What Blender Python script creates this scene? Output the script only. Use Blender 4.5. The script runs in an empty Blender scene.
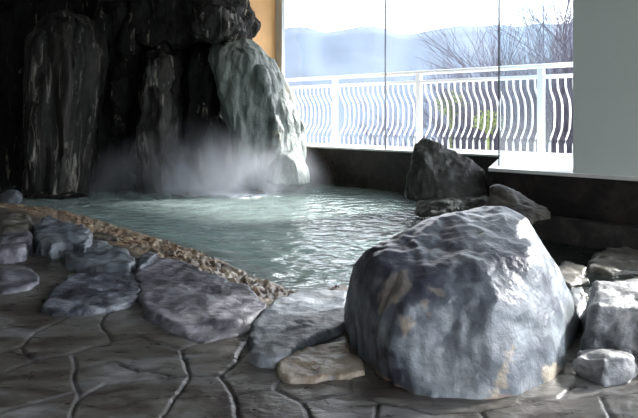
import bpy, bmesh, math, random
import numpy as np
from mathutils import Vector, Matrix, noise
S = bpy.context.scene
COL = S.collection
# ------------------------------------------------------------------ camera
CZ = 0.85; F = 600.0; HORIZON = 115
cam = bpy.data.objects.new('camera', bpy.data.cameras.new('camera')); COL.objects.link(cam)
cam.data.sensor_width = 36; cam.data.lens = F/638*36; cam.data.clip_end = 2000
cam.location = (0, 0, CZ); cam.rotation_euler = (math.pi/2, 0, 0); cam.data.shift_y = (HORIZON-209)/638
S.camera = cam
def ray(x, y):
    return Vector(((x-319)/F, 1, (HORIZON-y)/F))
def az(x, y, z=0.0):
    d = ray(x, y); return Vector((0, 0, CZ)) + d*((z-CZ)/d.z)
def aY(x, y, Y):
    d = ray(x, y); return Vector((0, 0, CZ)) + d*(Y/d.y)
WZ = -0.07
# ------------------------------------------------------------------ node helpers
def newmat(name):
    m = bpy.data.materials.new(name); m.use_nodes = True
    nt = m.node_tree; nt.nodes.clear()
    return m, nt
def N(nt, t, **kw):
    n = nt.nodes.new(t)
    for k, v in kw.items():
        if k.startswith('i_'):
            n.inputs[k[2:].replace('_', ' ')].default_value = v
        else: setattr(n, k, v)
    return n
def L(nt, a, b): nt.links.new(a, b)
def ramp(nt, fac, stops):
    r = N(nt, 'ShaderNodeValToRGB'); e = r.color_ramp.elements
    while len(e) < len(stops): e.new(0.5)
    for i, (p, c) in enumerate(stops):
        e[i].position = p; e[i].color = (c[0], c[1], c[2], 1) if len(c) == 3 else c
    L(nt, fac, r.inputs[0]); return r
def mixc(nt, fac, a, b, mode='MIX'):
    m = N(nt, 'ShaderNodeMix', data_type='RGBA', blend_type=mode)
    for s, v in ((0, fac), (6, a), (7, b)):
        if hasattr(v, 'links'): L(nt, v, m.inputs[s])
        elif isinstance(v, (int, float)): m.inputs[s].default_value = v
        else: m.inputs[s].default_value = (v[0], v[1], v[2], 1)
    return m.outputs[2]
def coords(nt, scale=(1, 1, 1), offset=(0, 0, 0)):
    tc = N(nt, 'ShaderNodeTexCoord'); mp = N(nt, 'ShaderNodeMapping')
    mp.inputs['Scale'].default_value = scale; mp.inputs['Location'].default_value = offset
    L(nt, tc.outputs['Object'], mp.inputs[0]); return mp.outputs[0]
def noi(nt, vec, scale, detail=6, rough=.55, dist=0.0):
    n = N(nt, 'ShaderNodeTexNoise'); n.inputs['Scale'].default_value = scale
    n.inputs['Detail'].default_value = detail; n.inputs['Roughness'].default_value = rough
    n.inputs['Distortion'].default_value = dist; L(nt, vec, n.inputs['Vector']); return n.outputs[0]
def simple(name, col, rough=.5, spec=.5, metal=0, var=0.0, vscale=6, bump=0, emis=None):
    m, nt = newmat(name); out = N(nt, 'ShaderNodeOutputMaterial'); p = N(nt, 'ShaderNodeBsdfPrincipled')
    p.inputs['Roughness'].default_value = rough; p.inputs['Metallic'].default_value = metal
    p.inputs['Specular IOR Level'].default_value = spec
    v = coords(nt); n = noi(nt, v, vscale)
    a = tuple(max(0, c*(1-var)) for c in col); b = tuple(min(1, c*(1+var)) for c in col)
    r = ramp(nt, n, [(.3, a), (.7, b)]); L(nt, r.outputs[0], p.inputs['Base Color'])
    if bump:
        bm_ = N(nt, 'ShaderNodeBump'); bm_.inputs['Strength'].default_value = bump; bm_.inputs['Distance'].default_value = .01
        L(nt, noi(nt, v, vscale*5), bm_.inputs['Height']); L(nt, bm_.outputs[0], p.inputs['Normal'])
    L(nt, p.outputs[0], out.inputs[0]); return m
def rockmat(name, dark, mid, light, scale=4.0, rough=(.3, .6), bump=.6, stretch=(1, 1, 1), patch=None, patch_amt=.62, streak=None, streak_amt=.6, off=0.0, bdist=.012, spec=.5, attr=False):
    m, nt = newmat(name); out = N(nt, 'ShaderNodeOutputMaterial'); p = N(nt, 'ShaderNodeBsdfPrincipled')
    v = coords(nt, stretch, (off, off*1.7, off*.6)); vi = coords(nt, (1, 1, 1), (off, 0, 0))
    n1 = noi(nt, v, scale, 8, .62, .6); n2 = noi(nt, v, scale*5, 6, .6); n3 = noi(nt, vi, scale*18, 4, .6)
    r1 = ramp(nt, n1, [(.36, dark), (.5, mid), (.64, light)])
    r2 = ramp(nt, n2, [(.32, (.45, .45, .45)), (.68, (1.15, 1.15, 1.15))])
    c = mixc(nt, .75, r1.outputs[0], r2.outputs[0], 'MULTIPLY')
    if patch:
        np_ = noi(nt, coords(nt, (1, 1, 1), (off+3.1, 5.2, 1.1)), scale*1.1, 5, .6, .3)
        rp = ramp(nt, np_, [(patch_amt, (0, 0, 0)), (patch_amt+.06, (1, 1, 1))])
        c = mixc(nt, rp.outputs[0], c, patch)
    if streak:
        ns = noi(nt, coords(nt, (3, 3, .35), (off+7, 2, 3)), scale*1.4, 7, .65, 1.2)
        rs = ramp(nt, ns, [(streak_amt, (0, 0, 0)), (streak_amt+.1, (1, 1, 1))])
        c = mixc(nt, rs.outputs[0], c, streak)
    if attr:
        for nm, colr, am in (('dark', (.03, .03, .045), .75), ('pale', (.40, .35, .28), .9), ('foot', (.34, .24, .17), .8)):
            a_ = N(nt, 'ShaderNodeAttribute', attribute_name=nm); mm = N(nt, 'ShaderNodeMath', operation='MULTIPLY'); mm.inputs[1].default_value = am
            L(nt, a_.outputs['Fac'], mm.inputs[0]); c = mixc(nt, mm.outputs[0], c, colr)
    if attr:
        a_ = N(nt, 'ShaderNodeAttribute', attribute_name='wet'); mm = N(nt, 'ShaderNodeMath', operation='MULTIPLY'); mm.inputs[1].default_value = .6
        L(nt, a_.outputs['Fac'], mm.inputs[0]); c = mixc(nt, mm.outputs[0], c, (.035, .04, .06))
    L(nt, c, p.inputs['Base Color'])
    rr = ramp(nt, n2, [(.3, (rough[0],)*3), (.7, (rough[1],)*3)]); L(nt, rr.outputs[0], p.inputs['Roughness'])
    p.inputs['Specular IOR Level'].default_value = spec
    if attr:
        mw = mixc(nt, a_.outputs['Fac'], rr.outputs[0], (.30, .30, .30)); L(nt, mw, p.inputs['Roughness'])
    add = N(nt, 'ShaderNodeMath', operation='MULTIPLY_ADD'); L(nt, n3, add.inputs[0]); add.inputs[1].default_value = .35; L(nt, n2, add.inputs[2])
    b = N(nt, 'ShaderNodeBump'); b.inputs['Strength'].default_value = bump; b.inputs['Distance'].default_value = bdist
    L(nt, add.outputs[0], b.inputs['Height']); L(nt, b.outputs[0], p.inputs['Normal'])
    L(nt, p.outputs[0], out.inputs[0]); return m
# ------------------------------------------------------------------ object helpers
def tag(o, label=None, cat=None, group=None, kind=None):
    if label: o['label'] = label
    if cat: o['category'] = cat
    if group: o['group'] = group
    if kind: o['kind'] = kind
    return o
def empty(name, loc=(0, 0, 0)):
    e = bpy.data.objects.new(name, None); COL.objects.link(e); e.location = loc; return e
def obj(name, me, mat=None, parent=None, smooth=False):
    if isinstance(me, bmesh.types.BMesh):
        bm = me; me = bpy.data.meshes.new(name); bm.to_mesh(me); bm.free()
    o = bpy.data.objects.new(name, me); COL.objects.link(o)
    if mat: me.materials.append(mat)
    if smooth:
        for p in me.polygons: p.use_smooth = True
    if parent:
        o.parent = parent
        o.matrix_parent_inverse = Matrix.Translation(-Vector(parent.location))
    return o
def recenter(o):
    """put the origin at the base centre of the mesh"""
    me = o.data; n = len(me.vertices); a = np.empty(n*3); me.vertices.foreach_get('co', a); a = a.reshape(-1, 3)
    c = np.array([a[:, 0].mean(), a[:, 1].mean(), a[:, 2].min()])
    a -= c; me.vertices.foreach_set('co', a.ravel()); o.location = c; me.update(); return o
def prism(bm, pts, z0, z1):
    """vertical prism over plan polygon"""
    a = [bm.verts.new((p[0], p[1], z0)) for p in pts]; b = [bm.verts.new((p[0], p[1], z1)) for p in pts]
    n = len(pts); bm.faces.new(a[::-1]); bm.faces.new(b)
    for i in range(n): bm.faces.new((a[i], a[(i+1) % n], b[(i+1) % n], b[i]))
    bmesh.ops.recalc_face_normals(bm, faces=bm.faces)
def tube(bm, pts, rads, k=8, cap=True, sx=1.0):
    rings = []
    for i, p in enumerate(pts):
        p = Vector(p); q = Vector(pts[min(i+1, len(pts)-1)]) - Vector(pts[max(i-1, 0)])
        q.normalize(); up = Vector((0, 0, 1)) if abs(q.z) < .9 else Vector((1, 0, 0))
        u = q.cross(up).normalized(); w = q.cross(u).normalized(); r = rads[i] if hasattr(rads, '__len__') else rads
        rings.append([bm.verts.new(p + u*(r*math.cos(2*math.pi*j/k)) + w*(r*sx*math.sin(2*math.pi*j/k))) for j in range(k)])
    for a, b in zip(rings, rings[1:]):
        for j in range(k): bm.faces.new((a[j], a[(j+1) % k], b[(j+1) % k], b[j]))
    if cap: bm.faces.new(rings[0][::-1]); bm.faces.new(rings[-1])
def remeshed(bm, voxel, name):
    me = bpy.data.meshes.new(name); bm.to_mesh(me); bm.free()
    o = bpy.data.objects.new('tmp', me); COL.objects.link(o)
    md = o.modifiers.new('r', 'REMESH'); md.mode = 'VOXEL'; md.voxel_size = voxel; md.adaptivity = 0
    dg = bpy.context.evaluated_depsgraph_get(); dg.update()
    m2 = bpy.data.meshes.new_from_object(o.evaluated_get(dg))
    bpy.data.objects.remove(o); bpy.data.meshes.remove(me); m2.name = name
    return m2
def shape(me, smooth, disp):
    bm = bmesh.new(); bm.from_mesh(me)
    for _ in range(smooth): bmesh.ops.smooth_vert(bm, verts=bm.verts, factor=.5, use_axis_x=True, use_axis_y=True, use_axis_z=True)
    for fn in disp:
        bm.normal_update()
        offs = [(v, v.normal.copy()*fn(v.co, v.normal)) for v in bm.verts]
        for v, d in offs: v.co += d
    bm.normal_update(); bm.to_mesh(me); bm.free()
def fractal(scale, amp, seed=0, oct=5, st=(1, 1, 1), H=.9):
    o = Vector((seed*7.13, seed*3.7, seed*1.9))
    return lambda p, n: amp*noise.fractal(Vector((p.x*st[0], p.y*st[1], p.z*st[2]))*scale+o, H, 2.1, oct)
def ridged(scale, amp, seed=0, oct=4, st=(1, 1, 1)):
    o = Vector((seed*5.3, seed*2.7, seed*8.9))
    return lambda p, n: amp*(noise.ridged_multi_fractal(Vector((p.x*st[0], p.y*st[1], p.z*st[2]))*scale+o, .9, 2.1, oct, 1.0, 2.0)-1.2)
def facets(scale, amp, seed=0, st=(1, 1, 1)):
    o = Vector((seed*3.3, seed*9.7, seed*4.9))
    def f(p, n):
        d = noise.voronoi(Vector((p.x*st[0], p.y*st[1], p.z*st[2]))*scale+o)[0]
        return amp*(min(d[1]-d[0], .5)*1.6-.4)
    return f
def hullbm(list_of_pts):
    bm = bmesh.new()
    for pts in list_of_pts:
        b2 = bmesh.new()
        for p in pts: b2.verts.new(p)
        r = bmesh.ops.convex_hull(b2, input=b2.verts)
        bmesh.ops.delete(b2, geom=list({g for g in r['geom_interior']+r['geom_unused'] if isinstance(g, bmesh.types.BMVert)}), context='VERTS')
        t = bpy.data.meshes.new('t'); b2.to_mesh(t); b2.free(); bm.from_mesh(t); bpy.data.meshes.remove(t)
    bmesh.ops.recalc_face_normals(bm, faces=bm.faces)
    return bm
def rock(name, hulls, mat, voxel, smooth, disp, label, cat='rock', group=None, attrs=None):
    me = remeshed(hullbm(hulls), voxel, name); shape(me, smooth, disp)
    for nm, fn in (attrs or {}).items():
        at = me.attributes.new(nm, 'FLOAT', 'POINT'); at.data.foreach_set('value', [fn(v.co, v.normal) for v in me.vertices])
    o = obj(name, me, mat, smooth=True); recenter(o); return tag(o, label, cat, group)
def slab(name, px, ztop, thick, mat, label, voxel=.012, smooth=1, disp=(), cat='stone', group=None, tilt=None, extra=()):
    """flat stone: outline in plan at the height of its top"""
    P0 = [az(x, y, ztop) for x, y in px]; rn_ = random.Random(int(px[0][0]*7+px[1][1])); P = []
    for i, a in enumerate(P0):
        b = P0[(i+1) % len(P0)]; l = (b-a).length; nn = Vector((b.y-a.y, a.x-b.x, 0))/max(l, 1e-6); k = max(1, int(l/.05))
        for j in range(k): P.append(a.lerp(b, j/k) + nn*rn_.uniform(-.014, .014)*(1 if j else .3))
    bm = bmesh.new(); n = len(P); c = sum((p for p in P), Vector())/n
    def lay(s, z): 
        return [bm.verts.new((c.x+(p.x-c.x)*s, c.y+(p.y-c.y)*s, z + (tilt(p) if tilt else 0))) for p in P]
    l0 = lay(1.04, ztop-thick); l1 = lay(1.015, ztop-thick*.3); l2 = lay(.985, ztop)
    bm.faces.new(l0[::-1]); bm.faces.new(l2)
    for a, b in ((l0, l1), (l1, l2)):
        for i in range(n): bm.faces.new((a[i], a[(i+1) % n], b[(i+1) % n], b[i]))
    bmesh.ops.triangulate(bm, faces=bm.faces); bmesh.ops.recalc_face_normals(bm, faces=bm.faces)
    if extra:
        t = bpy.data.meshes.new('t'); b2 = hullbm(extra); b2.to_mesh(t); b2.free(); bm.from_mesh(t); bpy.data.meshes.remove(t)
    me = remeshed(bm, voxel, name); shape(me, smooth, disp)
    o = obj(name, me, mat, smooth=True); recenter(o); return tag(o, label, cat, group)
def loft(name, px, Y, tf, tb, mat, voxel, smooth, disp, label, cat='rock', sf=.55, sb=.9, group=None):
    """upright rock: silhouette at distance Y, bulging tf towards the bath and tb behind"""
    bm = bmesh.new(); P = [aY(x, y, Y) for x, y in px]; n = len(P)
    cx = (min(p.x for p in P)+max(p.x for p in P))/2
    zs = [p.z for p in P]; zb = min(zs)
    def lay(s, dy, sz):
        return [bm.verts.new((cx+(p.x-cx)*s, Y+dy, zb+(p.z-zb)*sz)) for p in P]
    ls = [lay(sf, -tf, .86), lay(.5+sf/2, -tf*.62, .96), lay(1, 0, 1), lay(sb, tb, .98)]
    bm.faces.new(ls[0]); bm.faces.new(ls[-1][::-1])
    for a, b in zip(ls, ls[1:]):
        for i in range(n): bm.faces.new((a[i], b[i], b[(i+1) % n], a[(i+1) % n]))
    bmesh.ops.triangulate(bm, faces=bm.faces); bmesh.ops.recalc_face_normals(bm, faces=bm.faces)
    me = remeshed(bm, voxel, name); shape(me, smooth, disp)
    o = obj(name, me, mat, smooth=True); recenter(o); return tag(o, label, cat, group)
# ------------------------------------------------------------------ plan of the window side
th = math.atan(.9)
D = Vector((math.cos(th), -math.sin(th), 0)); NO = Vector((math.sin(th), math.cos(th), 0))
def onk(px, w, py=130):
    """point seen in column px lying on the plan line at outward distance w"""
    r = ray(px, py); k = r.x/r.y
    Y = w/(NO.x*k+NO.y); return Vector((k*Y, Y, 0))
def pl(a, b, *c): return [(p.x, p.y) for p in (a, b)+c]
WS, WR, WC = 5.94, 7.25, 4.45     # sill line, railing line, counter line
SILL = CZ-.42
E = onk(274, WS, 100)
sE = E.dot(D)
def sw(s, w): return D*s + NO*w
CA = onk(488, WC, 167); sC = CA.dot(D)                # corner of the projecting counter
CB = onk(502, WS, 155); sB = CB.dot(D)
PL = onk(573, WC+.03, 168); sP = PL.dot(D)            # pillar's near corner
ZC = 2.75
SHADE_EAVE_R, SHADE_EAVE_L = 6.42, 8.3  # outer edges of the added eave, set to limit the sun's reach
# ------------------------------------------------------------------ materials
M_floor_dark = None
m_conc = simple('plain_plaster', (.30, .29, .27), .8, var=.08)
m_ceil = simple('ceiling_paint', (.62, .61, .60), .85, var=.05)
m_orange = simple('orange_wall_paint', (.80, .48, .22), .7, var=.05)
m_pillar = simple('pale_green_paint', (.62, .69, .66), .55, var=.02, vscale=2)
m_counter = simple('pale_stone_ledge', (.62, .62, .60), .35, var=.05, vscale=12)
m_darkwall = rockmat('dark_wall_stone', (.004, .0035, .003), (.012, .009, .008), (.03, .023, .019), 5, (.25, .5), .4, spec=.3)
m_white = simple('white_rail_paint', (.86, .88, .90), .4)
m_alu = simple('grey_aluminium', (.55, .60, .60), .5)
m_gasket = simple('dark_seal', (.05, .06, .07), .5)
m_balc = simple('pale_balcony_concrete', (.66, .66, .64), .8, var=.08, bump=.2)
def glassmat(name, tint, film=.006):
    m, nt = newmat(name); out = N(nt, 'ShaderNodeOutputMaterial')
    t = N(nt, 'ShaderNodeBsdfTransparent'); t.inputs[0].default_value = (*tint, 1)
    g = N(nt, 'ShaderNodeBsdfGlossy'); g.inputs['Roughness'].default_value = .02
    fr = N(nt, 'ShaderNodeFresnel'); fr.inputs[0].default_value = 1.45
    mx = N(nt, 'ShaderNodeMixShader'); L(nt, fr.outputs[0], mx.inputs[0]); L(nt, t.outputs[0], mx.inputs[1]); L(nt, g.outputs[0], mx.inputs[2])
    tr = N(nt, 'ShaderNodeBsdfTranslucent'); tr.inputs[0].default_value = (.85, .92, 1, 1)
    m2 = N(nt, 'ShaderNodeMixShader'); m2.inputs[0].default_value = film; L(nt, mx.outputs[0], m2.inputs[1]); L(nt, tr.outputs[0], m2.inputs[2])
    L(nt, m2.outputs[0], out.inputs[0]); return m
m_glass = glassmat('clear_glass', (.97, .985, 1.0))
m_glass2 = glassmat('reflection_tinted_glass', (.80, .91, .97), .05)  # blue tint and pale film imitate a bright reflection on this pane
# ------------------------------------------------------------------ room shell
def wallpiece(name, pts, z0, z1, mat, label, parent=None):
    bm = bmesh.new(); prism(bm, pts, z0, z1); o = obj(name, bm, mat, parent)
    if not parent: tag(o, kind='structure'); o['label'] = label
    return o
def rect(s0, s1, w0, w1): return [tuple(sw(s, w)[:2]) for s, w in ((s0, w0), (s1, w0), (s1, w1), (s0, w1))]
# wall beside the window: orange reveal
sL = sE-5.2
wallpiece('wall_back', rect(sL, sE-.4, WS-.47, WS+.05), -.7, ZC, m_conc, 'plain end wall behind the standing rocks')
wallpiece('wall_back.001', rect(sE-.4, sE, WS-.47, WS+.03), -.7, ZC, m_orange, 'orange painted reveal beside the window behind the standing rocks')
# left wall (behind cliff rocks), closing walls
sA = sE-4.6
wallpiece('wall_left', rect(sA-.3, sA-.1, -7.0, WS-.47), -.7, ZC, m_conc, 'plain wall behind the dark rocks')
sR = 4.6
wallpiece('wall_front', rect(sA-.1, sR+.2, -5.2, -5.0), -.7, ZC, m_ceil, 'plain pale wall behind the viewer')
wallpiece('wall_right', rect(sR, sR+.2, -5.0, WC), -.7, SILL, m_conc, 'low wall on the far right')
# floor under sill / counter
wallpiece('wall_sill', rect(sE, sB+.35, WS, WS+.12), -.7, SILL-.02, m_darkwall, 'dark stone wall under the far window')
# sill cap
bm = bmesh.new(); prism(bm, rect(sE, sB+.1, WS-.02, WS+.30), SILL-.02, SILL); tag(obj('trim_1', bm, m_counter), kind='structure')
# counter: pale stone top on a dark wall
cpoly = [tuple(CA[:2]), tuple(sw(sR, WC)[:2]), tuple(sw(sR, WC+1.7)[:2]), tuple(sw(sB+.05, WS+.2)[:2]), tuple(CB[:2])]
bm = bmesh.new(); prism(bm, cpoly, SILL-.028, SILL); bmesh.ops.bevel(bm, geom=bm.edges[:], offset=.004, segments=2, affect='EDGES', profile=.5)
tag(obj('trim_2', bm, m_counter), kind='structure')
q = .03
c2 = [tuple((CA+NO*q+D*q)[:2]), tuple(sw(sR, WC+q)[:2]), tuple(sw(sR, WC+.35)[:2]), tuple((sw(sC+.45, WC+.35))[:2]), tuple((CB+D*.2-NO*.0)[:2]), tuple((CB+D*.03)[:2])]
wallpiece('wall_counter', c2, -.7, SILL-.028, m_darkwall, 'black stone wall under the pale counter')
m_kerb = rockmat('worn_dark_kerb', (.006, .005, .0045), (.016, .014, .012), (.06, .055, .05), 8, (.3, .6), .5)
wallpiece('trim_3', [tuple(sw(sC+.35, WC-.08)[:2]), tuple(sw(sR, WC-.08)[:2]), tuple(sw(sR, WC+.05)[:2]), tuple(sw(sC+.35, WC+.05)[:2])], -.7, .10, m_kerb, 'worn dark stone kerb along the foot of the counter wall')
# pillar
wallpiece('wall_pillar', rect(sP, sP+.50, WC+.03, WC+.60), SILL, ZC, m_pillar, 'pale green grey painted pillar on the counter')
wallpiece('wall_pillar.001', rect(sP+.505, sP+.60, WC+.045, WC+.60), SILL, ZC, m_pillar, 'second panel of the pale pillar')
for i in range(2):
    s0 = sP+2.15+i*3.1  # unseen sun blocker, placed to keep sunlight off the front floor
    if s0+.9 < sR: wallpiece('wall_pillar', rect(s0, s0+.9, WC+.03, WC+.4), SILL, ZC, m_pillar, 'unseen pale pillar added to block sun from the front floor')
# ceiling
bm = bmesh.new(); prism(bm, [tuple(sw(a, b)[:2]) for a, b in ((sA-.3, -5.2), (sR+.2, -5.2), (sR+.2, WC+.62), (sP-.25, WC+.62), (sP-.9, WS+.35), (sA-.3, WS+.35))], ZC, ZC+.15); tag(obj('ceiling', bm, m_ceil), kind='structure')
bm = bmesh.new(); prism(bm, [tuple(sw(a, b)[:2]) for a, b in ((sE-3, WS+.36), (sP-.9, WS+.36), (sP-.2, WC+.64), (sR+.2, WC+.64), (sR+.2, SHADE_EAVE_R), (sP+1.3, SHADE_EAVE_R), (sP+1.2, SHADE_EAVE_L), (sE-3, SHADE_EAVE_L))], ZC+.35, ZC+.5); o = obj('shade_eave', bm, m_ceil); tag(o, kind='structure')  # unseen eave, added to cut the sun off pool, floor and boulder top
# windows -----------------------------------------------------------------
def pane(name, a, b, z0, z1, mat, parent, t=.008):
    d = (b-a).normalized(); n = Vector((-d.y, d.x, 0))*t/2
    bm = bmesh.new(); prism(bm, pl(a-n, b-n, b+n, a+n), z0, z1); return obj(name, bm, mat, parent)
def paneflat(name, a, b, z0, z1, mat, parent):
    bm = bmesh.new(); vs = [bm.verts.new(v) for v in ((a.x, a.y, z0), (b.x, b.y, z0), (b.x, b.y, z1), (a.x, a.y, z1))]; bm.faces.new(vs)
    return obj(name, bm, mat, parent)
WG = WS+.06
w1 = empty('window_1', sw((sE+sB)/2, WG)+Vector((0, 0, SILL))); tag(w1, kind='structure')
S385 = onk(385.5, WG, 80).dot(D); S501 = onk(501, WG, 100).dot(D)
pane('window_frame', sw(sE, WG+.0), sw(sE+.13, WG+.0), SILL, ZC, m_alu, w1, .06)
paneflat('pane', sw(sE+.13, WG), sw(S385, WG), SILL, ZC, m_glass, w1)
paneflat('pane', sw(S385+.0, WG), sw(S501, WG), SILL, ZC, m_glass, w1)
pane('seal', sw(S385-.006, WG), sw(S385+.006, WG), SILL, ZC, m_gasket, w1, .016)
# return pane between the far window and the counter window
w2 = empty('window_2', CA+Vector((0, 0, SILL))); tag(w2, kind='structure')
GA = onk(499, WC+.22, 160); GB = sw(S501, WG)
paneflat('pane', GA, GB, SILL, ZC, m_glass, w2)
pane('seal', GA, GA+(GB-GA).normalized()*.015, SILL, ZC, m_gasket, w2, .012)
w3 = empty('window_3', GA+Vector((0, 0, SILL))); tag(w3, kind='structure')
sGA = GA.dot(D); S552 = onk(552, WC+.22, 120).dot(D)
paneflat('pane', GA, sw(S552, WC+.22), SILL, ZC, m_glass2, w3)
paneflat('pane', sw(S552-.01, WC+.25), sw(sP+.1, WC+.25), SILL, ZC, m_glass, w3)
# right-hand side beyond the pillar: an added fill window, then the wall window
w5 = empty('fill_window', sw(sR+.1, -.3)+Vector((0, 0, SILL))); tag(w5, kind='structure')  # end window out of view, added to brighten the room from the right
paneflat('pane', sw(sR+.1, WC+.2), sw(sR+.1, -5.1), SILL, ZC, m_glass, w5)
w4 = empty('window_4', sw(sP+3, WC+.2)+Vector((0, 0, SILL))); tag(w4, kind='structure')
paneflat('pane', sw(sP+.60, WC+.2), sw(sR, WC+.2), SILL, ZC, m_glass, w4)

# ------------------------------------------------------------------ balcony, railing
wallpiece('floor_balcony', rect(sE-2.5, sR, WS+.30, WR+.25), SILL-.35, SILL-.13, m_balc, 'pale concrete balcony floor outside the windows')
rail = empty('balcony_railing', onk(420, WR)+Vector((0, 0, SILL-.13)))
tag(rail, 'white painted metal balcony railing with bowed balusters outside the windows', 'railing')
ZB, ZT, ZM = CZ-.475, CZ+.625, CZ+.465
s0, s1 = sE-1.4, onk(573, WR).dot(D)+2.4
def bar(name, z, r, sx=1.0, w=0.0):
    bm = bmesh.new(); tube(bm, [sw(s0, WR+w)+Vector((0, 0, z)), sw(s1, WR+w)+Vector((0, 0, z))], r, 10, sx=sx); obj(name, bm, m_white, rail, True)
bar('top_rail', ZT-.03, .04, .75); bar('middle_rail', ZM, .026); bar('bottom_rail', ZB, .02)
posts = [onk(x, WR, 110).dot(D) for x in (335, 419, 541)]
posts = [posts[0]-1.6] + posts + [posts[2]+1.6, posts[2]+3.2]
for s in posts:
    if s0 < s < s1:
        bm = bmesh.new(); prism(bm, [tuple(sw(s+a, WR+b)[:2]) for a, b in ((-.04, -.03), (.04, -.03), (.04, .03), (-.04, .03))], SILL-.13, ZT-.03)
        bmesh.ops.bevel(bm, geom=bm.edges[:], offset=.006, segments=2, affect='EDGES')
        obj('post', bm, m_white, rail)
nb = 0; s = s0+.05
prof = [(0, 0), (.06, 0), (.14, .0), (.2, .02), (.27, .07), (.34, .11), (.5, .125), (.62, .12), (.7, .10), (.78, .05), (.85, .01), (.93, 0), (1, 0)]
bm = bmesh.new(); tube(bm, [Vector((0, 0, 0)) + NO*v*1.0 + D*(v*.12) + Vector((0, 0, ZB+(ZM-ZB)*u)) for u, v in prof], .012, 6)
bal = None
while s < s1 and nb < 98:
    if all(abs(s-p) > .05 for p in posts):
        p = sw(s, WR)
        if bal is None:
            bal = obj('baluster', bm, m_white, rail, True); o = bal
        else:
            o = bal.copy(); COL.objects.link(o); o.parent = rail; o.matrix_parent_inverse = bal.matrix_parent_inverse
        o.location = p; nb += 1
    s += .092
# ------------------------------------------------------------------ outside: hills, trees, haze
m_hill = simple('winter_hillside', (.028, .043, .068), .9, var=.22, vscale=.12)
m_bark = simple('grey_bark', (.08, .075, .10), .9, var=.2)
m_shrub = simple('yellow_green_leaves', (.22, .27, .07), .8, var=.3, vscale=3)
ridge = [(-200, 34), (100, 22), (270, 30), (290, 28), (306, 27), (322, 32), (345, 33), (383, 33), (420, 31), (450, 28), (480, 25), (505, 20), (530, 22), (570, 26), (640, 30), (800, 34), (1100, 50)]
def hill(name, Y, zfun, dy, mat, label, zbot=-25):
    bm = bmesh.new(); nx = 220; ny = 26; rows = []
    for j in range(ny+1):
        t = j/ny; row = []
        for i in range(nx+1):
            x = -200 + 1300*i/nx; top = zfun(x); yy = Y - dy*(1-t)
            P = aY(x, top, Y); z = zbot + (P.z-zbot)*(t**1.3)
            z += noise.fractal(Vector((P.x*.05, yy*.05, 3)), 1, 2, 5)*2.0*t*(Y/150)
            row.append(bm.verts.new((P.x*yy/Y, yy, z)))
        rows.append(row)
    for a, b in zip(rows, rows[1:]):
        for i in range(nx): bm.faces.new((a[i], a[i+1], b[i+1], b[i]))
    # far side so it has a back
    back = [bm.verts.new((v.co.x, v.co.y+dy*.6, zbot)) for v in rows[-1]]
    for i in range(nx): bm.faces.new((rows[-1][i], rows[-1][i+1], back[i+1], back[i]))
    o = obj(name, bm, mat, smooth=True); tag(o, kind='structure'); o['label'] = label; return o
def interp(tab): return lambda x: float(np.interp(x, [t[0] for t in tab], [t[1] for t in tab]))
hill('hills', 160, interp(ridge), 110, m_hill, 'hazy blue wooded hills beyond the balcony')
bm = bmesh.new(); prism(bm, [(-120, 9.0), (120, 9.0), (160, 60), (-160, 60)], -8, -7.8); 
# lower ground outside
tag(obj('ground_outside', bm, m_hill), kind='structure')
# haze bank in front of the hills
m_haze, nt = newmat('valley_haze'); out = N(nt, 'ShaderNodeOutputMaterial'); v = N(nt, 'ShaderNodeVolumeScatter')
v.inputs['Color'].default_value = (.62, .79, 1, 1); v.inputs['Density'].default_value = .0016; v.inputs['Anisotropy'].default_value = .2
L(nt, v.outputs[0], out.inputs['Volume'])
try: m_haze.cycles.homogeneous_volume = True
except Exception: pass
bm = bmesh.new(); prism(bm, [(-40, 34), (60, 34), (150, 92), (-110, 92)], -7.5, 30)
tag(obj('haze', bm, m_haze), 'pale blue haze hanging over the valley beyond the railing', 'haze', kind='stuff')
def tree(base, h, seed, label, spread=.55, r0=.07, depth=6, lean=0.0, cat='tree', group=None, name='bare_tree', mat=None, split=(2, 3)):
    rnd = random.Random(seed); bm = bmesh.new()
    def grow(p, d, l, r, lv):
        pts = [p]; q = p.copy(); dd = d.copy(); k = 4
        for i in range(k):
            dd = (dd + Vector((rnd.uniform(-1, 1), rnd.uniform(-1, 1), rnd.uniform(-.3, .7)))*.13).normalized()
            q = q + dd*(l/k); pts.append(q.copy())
        tube(bm, pts, [r*(1-.45*i/k) for i in range(k+1)], 5 if lv > 3 else 3, cap=False)
        if lv == 0: return
        for _ in range(rnd.randint(*split) + (1 if lv > 3 else 0)):
            t = rnd.uniform(.35, 1); i = min(k, max(1, int(t*k+.5))); b = pts[i]
            ax = Vector((rnd.uniform(-1, 1), rnd.uniform(-1, 1), rnd.uniform(-.4, .4))).normalized()
            nd = (dd + ax*spread*rnd.uniform(.7, 1.5)).normalized()
            grow(b, nd, l*rnd.uniform(.6, .8), r*.55, lv-1)
        grow(pts[-1], dd, l*.75, r*.56, lv-1)
    grow(Vector((0, 0, 0)), Vector((lean, 0, 1)).normalized(), h*.30, r0, depth)
    o = obj(name, bm, mat or m_bark); o.location = base
    return tag(o, label, cat, group)
def tb(px, Y, z=-7.8): p = aY(px, 100, Y); return Vector((p.x, p.y, z))
tree(tb(450, 22), 10.6, 3, 'bare winter tree seen behind the railing, left of the dark pane edge', r0=.14)
tree(tb(474, 26), 11.2, 5, 'bare winter tree just left of the dark pane edge', r0=.14)
tree(tb(493, 20), 11.6, 8, 'bare winter tree with twigs reaching past the dark pane edge', r0=.13)
tree(tb(525, 24), 12.0, 11, 'bare tree behind the bluish pane', r0=.15)
tree(tb(546, 27), 12.6, 12, 'second bare tree behind the bluish pane, next to its clear edge', r0=.15)
tree(tb(566, 16), 13.5, 14, 'tall dense bare tree beside the pale pillar', r0=.16, depth=6, split=(2, 4))
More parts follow.
